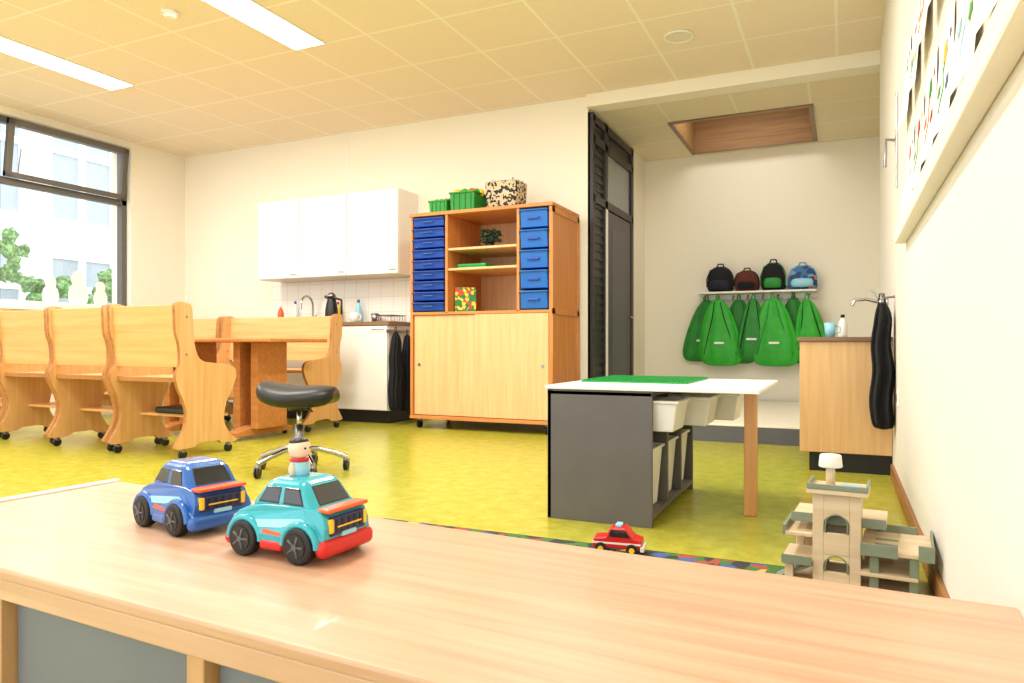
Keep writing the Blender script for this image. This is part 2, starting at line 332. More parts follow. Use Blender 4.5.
# ================================================================ toy cars
def toycar(loc,rz,body,low,accent,decal,figure=False):
    e=grp('toy_car',loc,rz,1.09)
    hw=.068
    r=.033
    def TY(v):
        x,y,z=v; f=1-.16*max(0,(z-.045)/.04)
        f*=1-.12*(abs(x)/.105)**4
        return (x,y*f,z)
    def arc(cx,n=9): return [(cx-r*math.cos(math.pi*i/(n-1)),.028+r*math.sin(math.pi*i/(n-1))) for i in range(n)]
    prof=[(-.1,.024)]+arc(-.062)+arc(.06)+[(.098,.024),(.106,.042),(.107,.06),(.102,.076),(.09,.086),(.06,.091),(.03,.091),(-.03,.089),(-.06,.083),(-.085,.073),(-.1,.059),(-.107,.042)]
    prism('body_shell',prof,'y',-hw,hw,body,e,bevel=.014,seg=6,fn=TY)
    for x in (-.062,.06):
        for sg in (-1,1):
            tube('fender_arch',[(x-.036*math.cos(math.pi*i/12),sg*(hw-.004),.028+.036*math.sin(math.pi*i/12)) for i in range(13)],.006,body,e)
    box('sill_skirt',-.026,.024,-hw-.002,hw+.002,.016,.034,low,e,bevel=.006,seg=3)
    box('rear_bumper',.088,.114,-hw+.002,hw-.002,.012,.042,low,e,bevel=.012,seg=5)
    box('front_bumper',-.115,-.09,-hw+.002,hw-.002,.012,.038,low,e,bevel=.012,seg=5)
    box('underbody',-.095,.095,-hw+.02,hw-.02,.012,.03,low,e)
    zb,ztp=.078,.132
    B=[(-.07,-.057),(.09,-.057),(.09,.057),(-.07,.057)]; T=[(-.03,-.044),(.05,-.044),(.05,.044),(-.03,.044)]
    bm=bmesh.new(); vb=[bm.verts.new((x,y,zb)) for x,y in B]; vt=[bm.verts.new((x,y,ztp)) for x,y in T]
    bm.faces.new(vb[::-1]); bm.faces.new(vt)
    for i in range(4): bm.faces.new((vb[i],vb[(i+1)%4],vt[(i+1)%4],vt[i]))
    fin('cabin',bm,body,e,bevel=.018,seg=6)
    def patch(nm,i,s0,s1,t0,t1,mt,off=.0012):
        b0,b1=Vector((*B[i],zb)),Vector((*B[(i+1)%4],zb)); t0_,t1_=Vector((*T[i],ztp)),Vector((*T[(i+1)%4],ztp))
        def P(s,t): return b0.lerp(b1,s).lerp(t0_.lerp(t1_,s),t)
        n=(b1-b0).cross(t0_-b0).normalized()
        q=[P(s0,t0),P(s1,t0),P(s1,t1),P(s0,t1)]
        bm=bmesh.new(); a=[bm.verts.new(p+n*off) for p in q]; c=[bm.verts.new(p-n*.006) for p in q]
        bm.faces.new(a); bm.faces.new(c[::-1])
        for k in range(4): bm.faces.new((a[k],c[k],c[(k+1)%4],a[(k+1)%4]))
        o=fin(nm,bm,mt,e,bevel=.005,seg=4)
    for i in (0,2):
        patch('side_window',i,.12,.47,.24,.76,'carglass'); patch('side_window',i,.52,.86,.24,.76,'carglass')
    patch('rear_window',1,.14,.86,.24,.82,'carglass'); patch('windscreen',3,.14,.86,.24,.82,'carglass')
    box('ducktail_lip',.083,.111,-.05,.05,.083,.09,accent,e,bevel=.003,seg=3)
    box('tail_panel',.098,.1095,-.046,.046,.044,.076,'navy',e,bevel=.005,seg=3)
    for y in (-.03,-.015,0,.015,.03): box('tail_slat',.1,.1105,y-.003,y+.003,.05,.072,'black',e)
    for y in (-.042,.042): box('tail_light',.1,.111,y-.005,y+.005,.05,.074,'yellow',e,bevel=.003)
    box('tail_stripe',.1,.1115,-.03,.03,.058,.0605,'yellow',e)
    box('tail_plate',.104,.1118,-.018,.018,.041,.049,decal,e,bevel=.002)
    for y in (-.042,.042): sph('head_lamp',(-.1,y,.055),.012,'whiteplastic',e,(.6,1,.8))
    for sg in (-1,1):
        for nm,pl,mt in (('side_decal',[(-.03,.052),(.02,.056),(.07,.068),(.06,.073),(.01,.068),(-.05,.062)],decal),('side_stripe',[(-.02,.044),(.02,.042),(.026,.047),(-.016,.051)],accent)):
            bm=bmesh.new(); A=[bm.verts.new((lambda t:(t[0],t[1]+sg*.0012,t[2]))(TY((x,sg*hw,z)))) for x,z in pl]; C=[bm.verts.new((v.co.x,v.co.y-sg*.006,v.co.z)) for v in A]
            bm.faces.new(A); bm.faces.new(C[::-1])
            for q in range(len(A)): bm.faces.new((A[q],C[q],C[(q+1)%len(A)],A[(q+1)%len(A)]))
            fin(nm,bm,mt,e)
    for x in (-.062,.06):
        for sg in (-1,1):
            y0=sg*(hw-.018); y1=sg*(hw+.006)
            cyl('tyre',(x,y0,.03),(x,y1,.03),.03,'tyre',e,bevel=.005,seg=36)
            cyl('rim',(x,y1,.03),(x,y1+sg*.0012,.03),.02,'black',e,seg=24)
            cyl('hub',(x,y1,.03),(x,y1+sg*.004,.03),.005,'greydark',e,seg=16)
            for k in range(5):
                a=k*2*math.pi/5
                cyl('spoke',(x,y1+sg*.0015,.03),(x+.018*math.cos(a),y1+sg*.0015,.03+.018*math.sin(a)),.002,'greydark',e,seg=8)
    if figure:
        z=.126
        loft('figure_body',[(.0,.0,z,.017,.017),(.0,.0,z+.014,.0185,.0185),(.0,.0,z+.03,.015,.015),(.0,0,z+.038,.008,.008)],'bluelight',e,seg=20)
        tube('figure_scarf',[(.0135*math.cos(a*.3927),.0135*math.sin(a*.3927),z+.032) for a in range(16)],.0035,'red',e,True)
        sph('figure_head',(.0,0,z+.052),.0195,'skin',e)
        sph('figure_hair',(-.001,0,z+.062),.017,'black',e,(1,1,.58))
        for y in (-.006,.006): sph('figure_eye',(.0185,y,z+.053),.002,'black',e)
        for y in (-.018,.018): sph('figure_arm',(.0,y,z+.016),.006,'skin',e,(1,1,1.9))
    return e
toycar((-.94,1.075,.33),math.radians(-2),'teal','red','orangep','bluelight',True)
toycar((-1.285,1.13,.33),math.radians(-12),'bluecar','bluecar','orangep','bluelight')

# ================================================================ chairs
def chair(name,x1,yb,width,flip=False,pad=False):
    if flip: e=grp(name,(x1-width,yb,0),math.pi)
    else: e=grp(name,(x1,yb,0))
    o=[(0,.985),(.095,.985),(.125,.95),(.135,.83),(.15,.70),(.2,.62),(.32,.6),(.44,.585),(.485,.555),(.49,.5),(.455,.42),(.405,.33),(.385,.22),(.43,.13),(.48,.09),(.495,.065),(.37,.065),(.33,.085),(.18,.085),(.14,.065),(.0,.065),(.015,.11),(.06,.18),(.08,.27),(.06,.36),(.015,.45),(.0,.53),(.03,.6),(.025,.72),(0,.8),(-.005,.9)]
    pts=smoothpts(o,4)
    prism('side_panel',pts,'x',-.026,0,'birch',e,bevel=.002,rim='birchedge')
    prism('side_panel',pts,'x',-width,-width+.026,'birch',e,bevel=.002,rim='birchedge')
    prism('back_board',[(.01,.972),(.035,.975),(.07,.58),(.045,.578)],'x',-width+.02,-.02,'birchx',e,bevel=.003)
    box('seat_board',-width+.02,-.02,.05,.45,.485,.51,'birchx',e,bevel=.005)
    box('seat_back_edge',-width+.02,-.02,.046,.05,.483,.512,'birchedge',e)
    box('foot_rest',-width+.02,-.02,.22,.44,.24,.26,'birchx',e,bevel=.004)
    if pad: box('foot_pad',-width+.2,-.04,.19,.43,.262,.305,'black',e,bevel=.014,seg=4)
    for x in (-width+.013,-.013):
        for y in (.06,.43): castor(e,x,y,.027,0)
        for z in (.66,.9): cyl('bolt_cap',(x-.0145,.08,z),(x+.0145,.08,z),.007,'steel',e,seg=12)
    return e
chair('plywood_chair',-3.78,3.2,.63,pad=True)
chair('plywood_chair',-4.50,3.24,.6)
chair('plywood_chair',-5.2,3.3,.6)
chair('plywood_chair',-5.95,3.36,.6)
chair('plywood_bench',-4.0,5.12,1.3,True)
chair('plywood_bench',-5.34,5.12,1.3,True)

# ================================================================ pedestal table
g=grp('pedestal_table')
box('table_top',-5.3,-3.75,3.98,4.62,.74,.77,'tabletop',g,bevel=.008)
for x in (-4.24,-4.06,-5.0,-4.82):
    box('post',x-.035,x+.035,4.14,4.46,.08,.74,'tabletop',g,bevel=.006)
for x in (-4.15,-4.91):
    prism('foot',[(4.0,.03),(4.6,.03),(4.6,.06),(4.42,.1),(4.18,.1),(4.0,.06)],'x',x-.06,x+.06,'tabletop',g,bevel=.005)
    for y in (4.03,4.57): cyl('foot_pad',(x,y,0),(x,y,.03),.02,'black',g)
box('stretcher',-4.91,-4.15,4.28,4.32,.3,.42,'birchx',g,bevel=.004)

# ================================================================ saddle stool
def stool(loc,rz):
    e=grp('saddle_stool',loc,rz)
    bm=bmesh.new(); nx,ny=30,20; top=[];bot=[]
    for i in range(nx+1):
        u=-1+2*i/nx; rt=[];rb=[]
        for j in range(ny+1):
            v=-1+2*j/ny
            w=math.sqrt(max(0,1-u*u*.98))**.6*.2*(1.0-.1*u)
            x=.22*u; y=w*v
            edge=max(0,1-(abs(u)**5))*max(0,1-abs(v)**4)
            saddle=.045*u*u*(1 if u<0 else .1)-.03*v*v
            rt.append(bm.verts.new((x,y,.455+saddle+.035*edge**.4)))
            rb.append(bm.verts.new((x,y,.455+saddle-.075*edge**.4)))
        top.append(rt);bot.append(rb)
    for i in range(nx):
        for j in range(ny):
            bm.faces.new((top[i][j],top[i+1][j],top[i+1][j+1],top[i][j+1])); bm.faces.new((bot[i][j],bot[i][j+1],bot[i+1][j+1],bot[i+1][j]))
    bmesh.ops.remove_doubles(bm,verts=bm.verts,dist=.0005)
    fin('seat',bm,'black',e,smooth=True,sub=1)
    cyl('seat_plate',(0,0,.35),(0,0,.4),.06,'black',e,seg=24)
    cyl('gas_lift',(0,0,.22),(0,0,.37),.014,'chrome',e); cyl('outer_tube',(0,0,.1),(0,0,.27),.024,'steel',e)
    tube('height_lever',[(0,0,.37),(.08,-.1,.37),(.13,-.17,.36)],.006,'black',e)
    sph('hub',(0,0,.12),.045,'chrome',e,(1,1,.8))
    for k in range(5):
        a=k*2*math.pi/5+.3; c,s_=math.cos(a),math.sin(a)
        tube('base_leg',[(0,0,.135),(.1*c,.1*s_,.13),(.2*c,.2*s_,.1),(.26*c,.26*s_,.075)],.015,'chrome',e)
        castor(e,.26*c,.26*s_,.032)
    return e
stool((-2.80,3.2,0),math.radians(22))

# ================================================================ kitchen
g=grp('kitchen_wall_cabinets')
kx0,kx1=-5.49,-3.77
box('carcass',kx0,kx1,5.67,YB-.001,1.39,2.19,'white',g,bevel=.003)
ds=(kx0,-4.95,-4.36,kx1)
for a,b_ in zip(ds[:-1],ds[1:]):
    box('cabinet_door',a+.004,b_-.004,5.65,5.666,1.395,2.187,'white',g,bevel=.003)
    tube('handle',[(b_-.09,5.65,1.43),(b_-.09,5.635,1.43),(b_-.03,5.635,1.43),(b_-.03,5.65,1.43)],.004,'steel',g)
g=grp('kitchen_counter')
box('carcass',-5.55,-3.75,5.47,YB-.015,.12,.9,'white',g,bevel=.002)
box('toe_kick',-5.5,-3.78,5.52,YB-.015,0,.12,'black',g)
box('worktop',-5.57,-3.73,5.44,YB-.015,.9,.935,'brown',g,bevel=.003)
for a,b_ in ((-5.55,-4.95),(-4.95,-4.35),(-4.35,-3.75)):
    box('counter_door',a+.003,b_-.003,5.45,5.47,.125,.895,'white',g,bevel=.003)
    tube('handle',[(b_-.16,5.45,.86),(b_-.16,5.43,.86),(b_-.04,5.43,.86),(b_-.04,5.45,.86)],.004,'steel',g)
box('sink_basin_rim',-5.2,-4.75,5.55,5.9,.935,.94,'steel',g,bevel=.002)
box('backsplash_panel',-5.6,-3.55,YB-.012,YB-.002,.94,1.38,'splash',g)
g=grp('kitchen_faucet')
tube('spout',[(-5.0,5.92,.94)]+[(-5.0,5.92-.09+.09*math.cos(t*math.pi/8),1.13+.09*math.sin(t*math.pi/8)) for t in range(9)]+[(-5.0,5.74,1.08)],.011,'chrome',g)
tube('lever',[(-5.0,5.92,1.0),(-4.93,5.9,1.03)],.007,'chrome',g)
g=grp('coffee_thermos')
tx,ty_=-4.58,5.7
loft('body',[(tx,ty_,.936,.06,.06),(tx,ty_,.95,.067,.067),(tx,ty_,1.08,.065,.065),(tx,ty_,1.16,.042,.042),(tx,ty_,1.19,.042,.042)],'black',g,seg=24)
loft('lid',[(tx,ty_,1.185,.046,.046),(tx,ty_,1.21,.044,.044),(tx,ty_,1.24,.02,.02)],'steel',g,seg=24)
tube('handle',[(tx+.045,ty_,1.18),(tx+.12,ty_,1.16),(tx+.12,ty_,1.0),(tx+.06,ty_,.98)],.012,'black',g)
tube('spout',[(tx-.03,ty_,1.18),(tx-.08,ty_,1.2)],.013,'black',g)
def cup(name,x,y,z,r,h,mt):
    e=grp(name)
    bm=bmesh.new(); prof=[(r*.75,0),(r,h),(r*.9,h),(r*.66,h*.1),(0.001,h*.1)]
    R=[]
    for pr,pz in prof:
        R.append([bm.verts.new((x+pr*math.cos(2*math.pi*i/24),y+pr*math.sin(2*math.pi*i/24),z+pz)) for i in range(24)])
    for j in range(len(R)-1):
        for i in range(24): bm.faces.new((R[j][i],R[j][(i+1)%24],R[j+1][(i+1)%24],R[j+1][i]))
    bm.faces.new(R[0])
    fin('cup_body',bm,mt,e,smooth=True)
    tube('cup_handle',[(x+r*.9,y,z+h*.8),(x+r*1.6,y,z+h*.7),(x+r*1.6,y,z+h*.35),(x+r*.85,y,z+h*.25)],r*.12,mt,e)
cup('coffee_mug',-4.3,5.7,.936,.045,.1,'whiteplastic'); cup('coffee_mug',-4.12,5.78,.936,.04,.09,'steel'); cup('coffee_mug',-4.2,5.9,.936,.04,.09,'orangep')
def bottle(name,x,y,z,r,h,mt,cap='whiteplastic'):
    e=grp(name)
    loft('bottle_body',[(x,y,z,r*.95,r*.95),(x,y,z+.01,r,r),(x,y,z+h*.65,r,r),(x,y,z+h*.8,r*.4,r*.4),(x,y,z+h*.88,r*.35,r*.35)],mt,e,seg=20)
    cyl('bottle_cap',(x,y,z+h*.88),(x,y,z+h),r*.42,cap,e,seg=16)
bottle('soap_bottle',-4.79,5.94,.941,.03,.2,'green'); bottle('soap_bottle',-4.69,5.94,.941,.03,.22,'yellow','red')
bottle('soap_bottle',-5.32,5.8,.936,.035,.2,'orangep'); bottle('soap_bottle',-5.24,5.93,.941,.03,.24,'whiteplastic','bluecar')
bottle('soap_bottle',-4.42,5.92,.936,.035,.24,'bluelight','bluecar')
g=grp('dish_rack')
for i in range(6):
    tube('rack_wire',[(-3.98+i*.03,5.62,.937),(-3.98+i*.03,5.62,1.0),(-3.98+i*.03,5.86,1.0),(-3.98+i*.03,5.86,.937)],.003,'steel',g)
for z in (.94,1.0): tube('rack_frame',[(-3.99,5.62,z),(-3.82,5.62,z),(-3.82,5.86,z),(-3.99,5.86,z)],.004,'steel',g,True)

def hangcloth(name,c,w0,w1,d,z0,z1,mt,axis='x',ph=0,k=9,loop=True):
    e=grp(name,(c[0],c[1],0),0 if axis=='x' else math.pi/2)
    n=12; rings=[]
    for i in range(n):
        t=i/(n-1); z=z1+(z0-z1)*t
        w=w0+(w1-w0)*min(1,t*1.6)**.8; dd=d*(.6+.4*math.sin(min(1,t*1.3)*math.pi/2))
        if i==0: w*=.5; dd*=.5
        if i==n-1: w*=.92; dd*=.8
        rings.append((.008*math.sin(i*1.3),.003*math.cos(i*1.7),z,w,dd))
    loft('fabric',rings,mt,e,seg=64,ripple=.11,k=k,e=2.6,ph=ph)
    if loop: tube('hanging_loop',[(-.015,0,z1-.01),(-.01,0,z1+.04),(.01,0,z1+.04),(.015,0,z1-.01)],.004,mt,e)
    return e
hangcloth('kitchen_apron',(-3.66,5.45),.045,.075,.045,.12,.84,'blackcloth','y',0)
hangcloth('kitchen_apron',(-3.66,5.64),.045,.075,.045,.1,.82,'navycloth','y',2)
g=grp('apron_hook_rail'); box('rail',-3.729,-3.715,5.4,5.76,.83,.86,'steel',g)
for y in (5.45,5.64): tube('hook',[(-3.715,y,.845),(-3.66,y,.84),(-3.65,y,.865)],.005,'steel',g)

# ================================================================ storage cupboard
g=grp('drawer_cupboard')
ox0,ox1,oy0,oy1=-3.41,-2.09,5.3,5.93; zb_,zm,ztop=.115,.99,1.825
box('side_left',ox0,ox0+.025,oy0,oy1,zb_,ztop,'orange',g,bevel=.003)
box('side_right',ox1-.025,ox1,oy0,oy1,zb_,ztop,'orange',g,bevel=.003)
box('top',ox0-.01,ox1+.01,oy0-.01,oy1,ztop,ztop+.03,'orangex',g,bevel=.004)
box('bottom',ox0,ox1,oy0-.01,oy1,zb_-.03,zb_,'orangex',g,bevel=.003)
box('back',ox0,ox1,oy1-.012,oy1,zb_,ztop,'palewood',g)
box('middle_shelf',ox0+.02,ox1-.02,oy0,oy1-.01,zm-.012,zm+.012,'orangex',g,bevel=.002)
cx0,cx1=-3.05,-2.385
for x in (cx0,cx1): box('divider',x-.012,x+.012,oy0,oy1-.01,zm,ztop,'orange',g,bevel=.002)
for z in (1.36,1.53): box('shelf',cx0+.012,cx1-.012,oy0+.01,oy1-.01,z-.01,z+.01,'palewood',g,bevel=.002)
box('sliding_door',ox0+.03,-2.74,oy0+.02,oy0+.035,zb_+.005,zm-.015,'palewood',g,bevel=.002)
box('sliding_door',-2.78,ox1-.03,oy0+.002,oy0+.017,zb_+.005,zm-.015,'palewood',g,bevel=.002)
for x,y in ((-3.33,oy0+.019),(-2.17,oy0+.001)): cyl('door_pull',(x,y,.55),(x,y-.004,.55),.014,'steel',g)
for a in ((oy0,oy0+.05,zb_,ztop),(oy1-.05,oy1,zb_,ztop),(oy0,oy1,zb_,zb_+.05),(oy0,oy1,ztop-.05,ztop),(oy0,oy1,zm-.025,zm+.025)):
    box('side_frame',ox1,ox1+.008,*a,'orange',g,bevel=.002)
for x in (ox0+.06,ox1-.06):
    for y in (oy0+.06,oy1-.06): castor(g,x,y,.036,0)
def drawers(x0,x1,n,mt1,mt2):
    hh=(ztop-zm-.02)/n
    for i in range(n):
        z=zm+.016+i*hh
        prism('drawer_front',[(oy0+.3,z+.006),(oy0+.004,z+.006),(oy0-.012,z+hh-.02),(oy0+.3,z+hh-.02)],'x',x0+.012,x1-.012,mt1,g,bevel=.005,seg=2)
        box('drawer_lip',x0+.004,x1-.004,oy0-.028,oy0+.3,z+hh-.026,z+hh-.014,mt1,g,bevel=.004)
        box('drawer_grip',(x0+x1)/2-.05,(x0+x1)/2+.05,oy0-.022,oy0-.006,z+hh*.42,z+hh*.54,mt2,g,bevel=.004)
drawers(ox0+.025,cx0-.012,9,'blue2','blue'); drawers(cx1+.012,ox1-.025,5,'blue','blue2')
g=grp('potted_plant')
px,py=-2.74,5.5
loft('pot',[(px,py,1.542,.04,.04),(px,py,1.6,.05,.05)],'black',g,seg=20)
for i in range(70):
    a=random.random()*6.28; r=random.random()*.1; z=1.6+random.random()*.1
    bm=bmesh.new(); bmesh.ops.create_icosphere(bm,subdivisions=1,radius=.022)
    for v in bm.verts: v.co=Vector((px+r*math.cos(a)+v.co.x,py+r*math.sin(a)*.7+v.co.y,z+v.co.z*.6))
    fin('leaf_cluster',bm,'leafd',g)
g=grp('green_box_game'); box('box_base',-2.98,-2.72,5.38,5.58,1.3705,1.395,'green',g,bevel=.003); box('box_lid',-2.985,-2.715,5.375,5.585,1.39,1.408,'lego',g,bevel=.003)
g=grp('picture_book',(-2.93,5.42,1.0045))
bk=box('cover',-.09,.09,-.008,.008,0,.21,'book',g,bevel=.002); box('pages',-.085,.088,-.006,.006,.003,.207,'white',g); g.rotation_euler=(-.12,0,.5)
def crate(name,x0,x1,y0,y1,z0,z1,mt):
    e=grp(name)
    t=.008
    box('crate_bottom',x0,x1,y0,y1,z0,z0+t,mt,e)
    prism('crate_front',[(x0,z0),(x1,z0),(x1+.01,z1),(x0-.01,z1)],'y',y0-.004,y0+t,mt,e,bevel=.002)
    prism('crate_back',[(x0,z0),(x1,z0),(x1+.01,z1),(x0-.01,z1)],'y',y1-t,y1,mt,e,bevel=.002)
    box('crate_side',x0-.006,x0+t,y0,y1,z0,z1,mt,e,bevel=.002); box('crate_side',x1-t,x1+.006,y0,y1,z0,z1,mt,e,bevel=.002)
    for a in ((x0-.016,x1+.016,y0-.014,y0),(x0-.016,x1+.016,y1,y1+.012),(x0-.018,x0-.004,y0,y1),(x1+.004,x1+.018,y0,y1)):
        box('crate_rim',*a,z1-.014,z1,mt,e,bevel=.003)
    for k in range(4):
        xx=x0+(x1-x0)*(k+.5)/4
        box('crate_rib',xx-.004,xx+.004,y0-.012,y0-.002,z0+.01,z1-.012,mt,e)
    return e
zt2=ztop+.031
c=crate('green_storage_bin',-3.27,-3.11,5.4,5.62,zt2,zt2+.12,'green')
for i in range(6): sph('toy_ball',(-3.25+.024*i,5.48+.02*(i%2),zt2+.12),.028,['bag1','orangep','leaf'][i%3],c)
c=crate('green_storage_bin',-3.05,-2.83,5.38,5.64,zt2,zt2+.17,'bag2')
for i in range(9): sph('toy_ball',(-3.03+.024*i,5.46+.03*(i%3),zt2+.175),.036,['yellow','leaf','orangep','bag1'][i%4],c)
g=grp('woven_basket')
bc=-2.63
loft('basket_body',[(bc,5.6,zt2,.14,.11),(bc,5.6,zt2+.005,.145,.115),(bc,5.6,zt2+.25,.155,.13),(bc,5.6,zt2+.255,.145,.12),(bc,5.6,zt2+.19,.14,.115)],'basket',g,e=7,seg=48,sub=0)
for i in range(26):
    a=random.random()*2-1
    cyl('pen_stick',(bc+a*.12,5.6+random.uniform(-.08,.08),zt2+.15),(bc+a*.14,5.6+random.uniform(-.1,.1),zt2+.275),.007,random.choice(['black','beechz','whiteplastic']),g,seg=8)

# ================================================================ play table with shelf
g=grp('play_table')
tx0,tx1,ty0,ty1=-1.12,-.68,2.79,3.65; zt3=.552
box('end_panel',tx0,tx1,ty0,ty0+.02,.0,zt3-.02,'grey',g,bevel=.002)
box('end_panel',tx0,tx1,ty1-.02,ty1,.0,zt3-.02,'grey',g,bevel=.002)
box('back_panel',tx0,tx0+.015,ty0,ty1,.0,zt3-.02,'grey',g)
box('bottom_panel',tx0+.01,tx1,ty0+.02,ty1-.02,.03,.05,'grey',g,bevel=.002)
box('plinth',tx0+.03,tx1-.03,ty0+.02,ty1-.02,0,.03,'black',g)
box('top_panel',tx0,tx1,ty0,ty1,zt3-.035,zt3-.016,'grey',g)
for y in (3.08,3.36): box('divider',tx0+.015,tx1,y-.009,y+.009,.05,zt3-.03,'grey',g,bevel=.002)
box('table_top',tx0-.01,-.28,ty0-.01,ty1+.01,zt3-.014,zt3,'white',g,bevel=.003)
box('wood_leg',-.378,-.328,3.16,3.21,0,zt3-.014,'legwood',g,bevel=.004)
def tub(x0,x1,y0,y1,z0,z1):
    e=grp('white_storage_tub')
    bm=bmesh.new()
    def ring(ins,z): return [bm.verts.new(p) for p in ((x0+ins,y0+ins,z),(x1-ins,y0+ins,z),(x1-ins,y1-ins,z),(x0+ins,y1-ins,z))]
    rs=[ring(.018,z0),ring(0,z1-.012),ring(-.01,z1-.012),ring(-.01,z1),ring(.006,z1),ring(.024,z0+.006)]
    for a,b_ in zip(rs[:-1],rs[1:]):
        for i in range(4): bm.faces.new((a[i],a[(i+1)%4],b_[(i+1)%4],b_[i]))
    bm.faces.new(rs[0]); bm.faces.new(rs[-1][::-1])
    fin('tub_shell',bm,'whiteplastic',e,bevel=.006,seg=3)
ys=((ty0+.035,3.06),(3.1,3.34),(3.38,ty1-.035))
for i,(a,b_) in enumerate(ys):
    tub(tx1-.30+.02,tx1+.09+.08*i,a,b_,.375,.5)
    tub(tx1-.36,tx1-.02,a,b_,.052,.3)
    for sd in (a-.014,b_+.002): box('tub_runner',tx0+.02,tx1-.005,sd,sd+.012,.478,.486,'whiteplastic',g)
bm=bmesh.new()
gx0,gx1,gy0,gy1=-1.08,-.6,3.1,3.62
bmesh.ops.create_cube(bm,size=1)
for v in bm.verts: v.co=Vector(((gx0+gx1)/2+v.co.x*(gx1-gx0),(gy0+gy1)/2+v.co.y*(gy1-gy0),zt3+.0035+v.co.z*.006))
n=25
for i in range(n):
    for j in range(n):
        cx=gx0+(i+.5)*(gx1-gx0)/n; cy=gy0+(j+.5)*(gy1-gy0)/n
        rb=[bm.verts.new((cx+.006*math.cos(k*math.pi/4),cy+.006*math.sin(k*math.pi/4),zt3+.006)) for k in range(8)]
        rt=[bm.verts.new((v.co.x,v.co.y,zt3+.012)) for v in rb]
        for k in range(8): bm.faces.new((rb[k],rb[(k+1)%8],rt[(k+1)%8],rt[k]))
        bm.faces.new(rt)
fin('building_baseplate',bm,'lego')

# ================================================================ alcove platform, coat rack, bags
g=grp('low_platform')
box('platform_riser',-1.45,XW-.02,5.5,5.53,0,.12,'greydark',g)
box('platform_body',-1.45,XW-.02,5.53,7.95,0,.12,'greydark',g)
box('platform_top',-1.45,XW-.02,5.5,7.95,.12,.135,'wall',g,bevel=.003)
g=grp('coat_rack')
box('rail_board',-1.42,-.24,YA-.03,YA-.001,1.2,1.26,'whiteplastic',g,bevel=.004)
box('shelf_board',-1.42,-.24,YA-.24,YA-.001,1.26,1.28,'whiteplastic',g,bevel=.004)
for i in range(8):
    x=-1.36+i*.15
    tube('coat_hook',[(x,YA-.03,1.22),(x,YA-.09,1.2),(x,YA-.11,1.23)],.006,'chrome',g)
    cyl('number_dot',(x,YA-.031,1.24),(x,YA-.034,1.24),.012,'red' if i%2 else 'orangep',g,seg=12)
def bag(x,y,w,z0,z1,mt,ph,lean=0):
    e=grp('green_tote_bag')
    Hh=z1-z0; pr=[(1,.2,.3),(.97,.3,.4),(.85,.54,.6),(.65,.76,.85),(.42,.92,1.0),(.22,1.0,1.0),(.1,.97,.9),(.03,.8,.6),(0,.55,.3)]
    loft('bag_body',[(x+lean*(1-t),y,z0+Hh*t,w*a,.06*d) for t,a,d in pr],mt,e,seg=56,ripple=.045,k=8,ph=ph,e=2.4)
    tube('strap',[(x-.02,y,z1-.02),(x-.008,y,z1+.06),(x+.008,y,z1+.06),(x+.02,y,z1-.02)],.007,mt,e)
    for s_ in (-1,1): tube('draw_cord',[(x+s_*.03,y-.02,z1-.03),(x+s_*.06+lean*.3,y-.05,z1-.2),(x+s_*w*.75+lean*.8,y-.045,z0+.12)],.005,'blackcloth' if ph%2 else 'bag2',e)
    box('name_label',x+lean*.6-.05,x+lean*.6+.05,y-.068,y-.062,z0+Hh*.33,z0+Hh*.36,'white',e)
bag(-1.33,7.92,.19,.54,1.2,'bag2',0,-.08)
bag(-1.2,7.8,.22,.5,1.2,'bag1',1,.04)
bag(-1.0,7.92,.19,.52,1.2,'bag2',4,.0)
bag(-.84,7.8,.15,.56,1.2,'bag2',3,-.02)
bag(-.65,7.79,.23,.5,1.2,'bag1',2,.03)
bag(-.46,7.92,.18,.53,1.2,'bag2',6,.04)
bag(-.33,7.8,.16,.55,1.18,'bag1',5,.07)
def backpack(x,y,w,z0,h,mt,acc):
    e=grp('child_backpack')
    loft('pack_body',[(x,y,z0,w*.8,.07),(x,y,z0+.02,w*.97,.095),(x,y,z0+h*.5,w,.1),(x,y,z0+h*.8,w*.86,.085),(x,y,z0+h*.96,w*.5,.055),(x,y,z0+h,w*.3,.03)],mt,e,e=2.8,seg=32)
    loft('front_pocket',[(x,y-.09,z0+.02,w*.6,.02),(x,y-.095,z0+.04,w*.7,.035),(x,y-.095,z0+h*.36,w*.7,.035),(x,y-.09,z0+h*.45,w*.55,.02)],acc,e,e=3,seg=24)
    tube('grab_handle',[(x-.035,y,z0+h*.97),(x-.025,y,z0+h*1.1),(x+.025,y,z0+h*1.1),(x+.035,y,z0+h*.97)],.008,mt,e)
    for s_ in (-1,1): tube('zip_piping',[(x+s_*w*.95,y-.05,z0+.05),(x+s_*w*.97,y-.055,z0+h*.5),(x+s_*w*.7,y-.055,z0+h*.85),(x,y-.045,z0+h*.97)],.005,acc,e)
M['jean']=patternmat('backpack_print',[(0,(60,110,160)),(.4,(110,160,190)),(.7,(40,70,120)),(.9,(220,120,80))],18)
M['redbag']=mat('maroon_cloth',(92,40,34),.9)
backpack(-1.18,7.87,.14,1.281,.27,'blackcloth','navycloth')
backpack(-.91,7.87,.13,1.281,.22,'redbag','blackcloth')
backpack(-.65,7.87,.125,1.281,.29,'blackcloth','bag2')
backpack(-.37,7.87,.15,1.281,.25,'jean','bluelight')

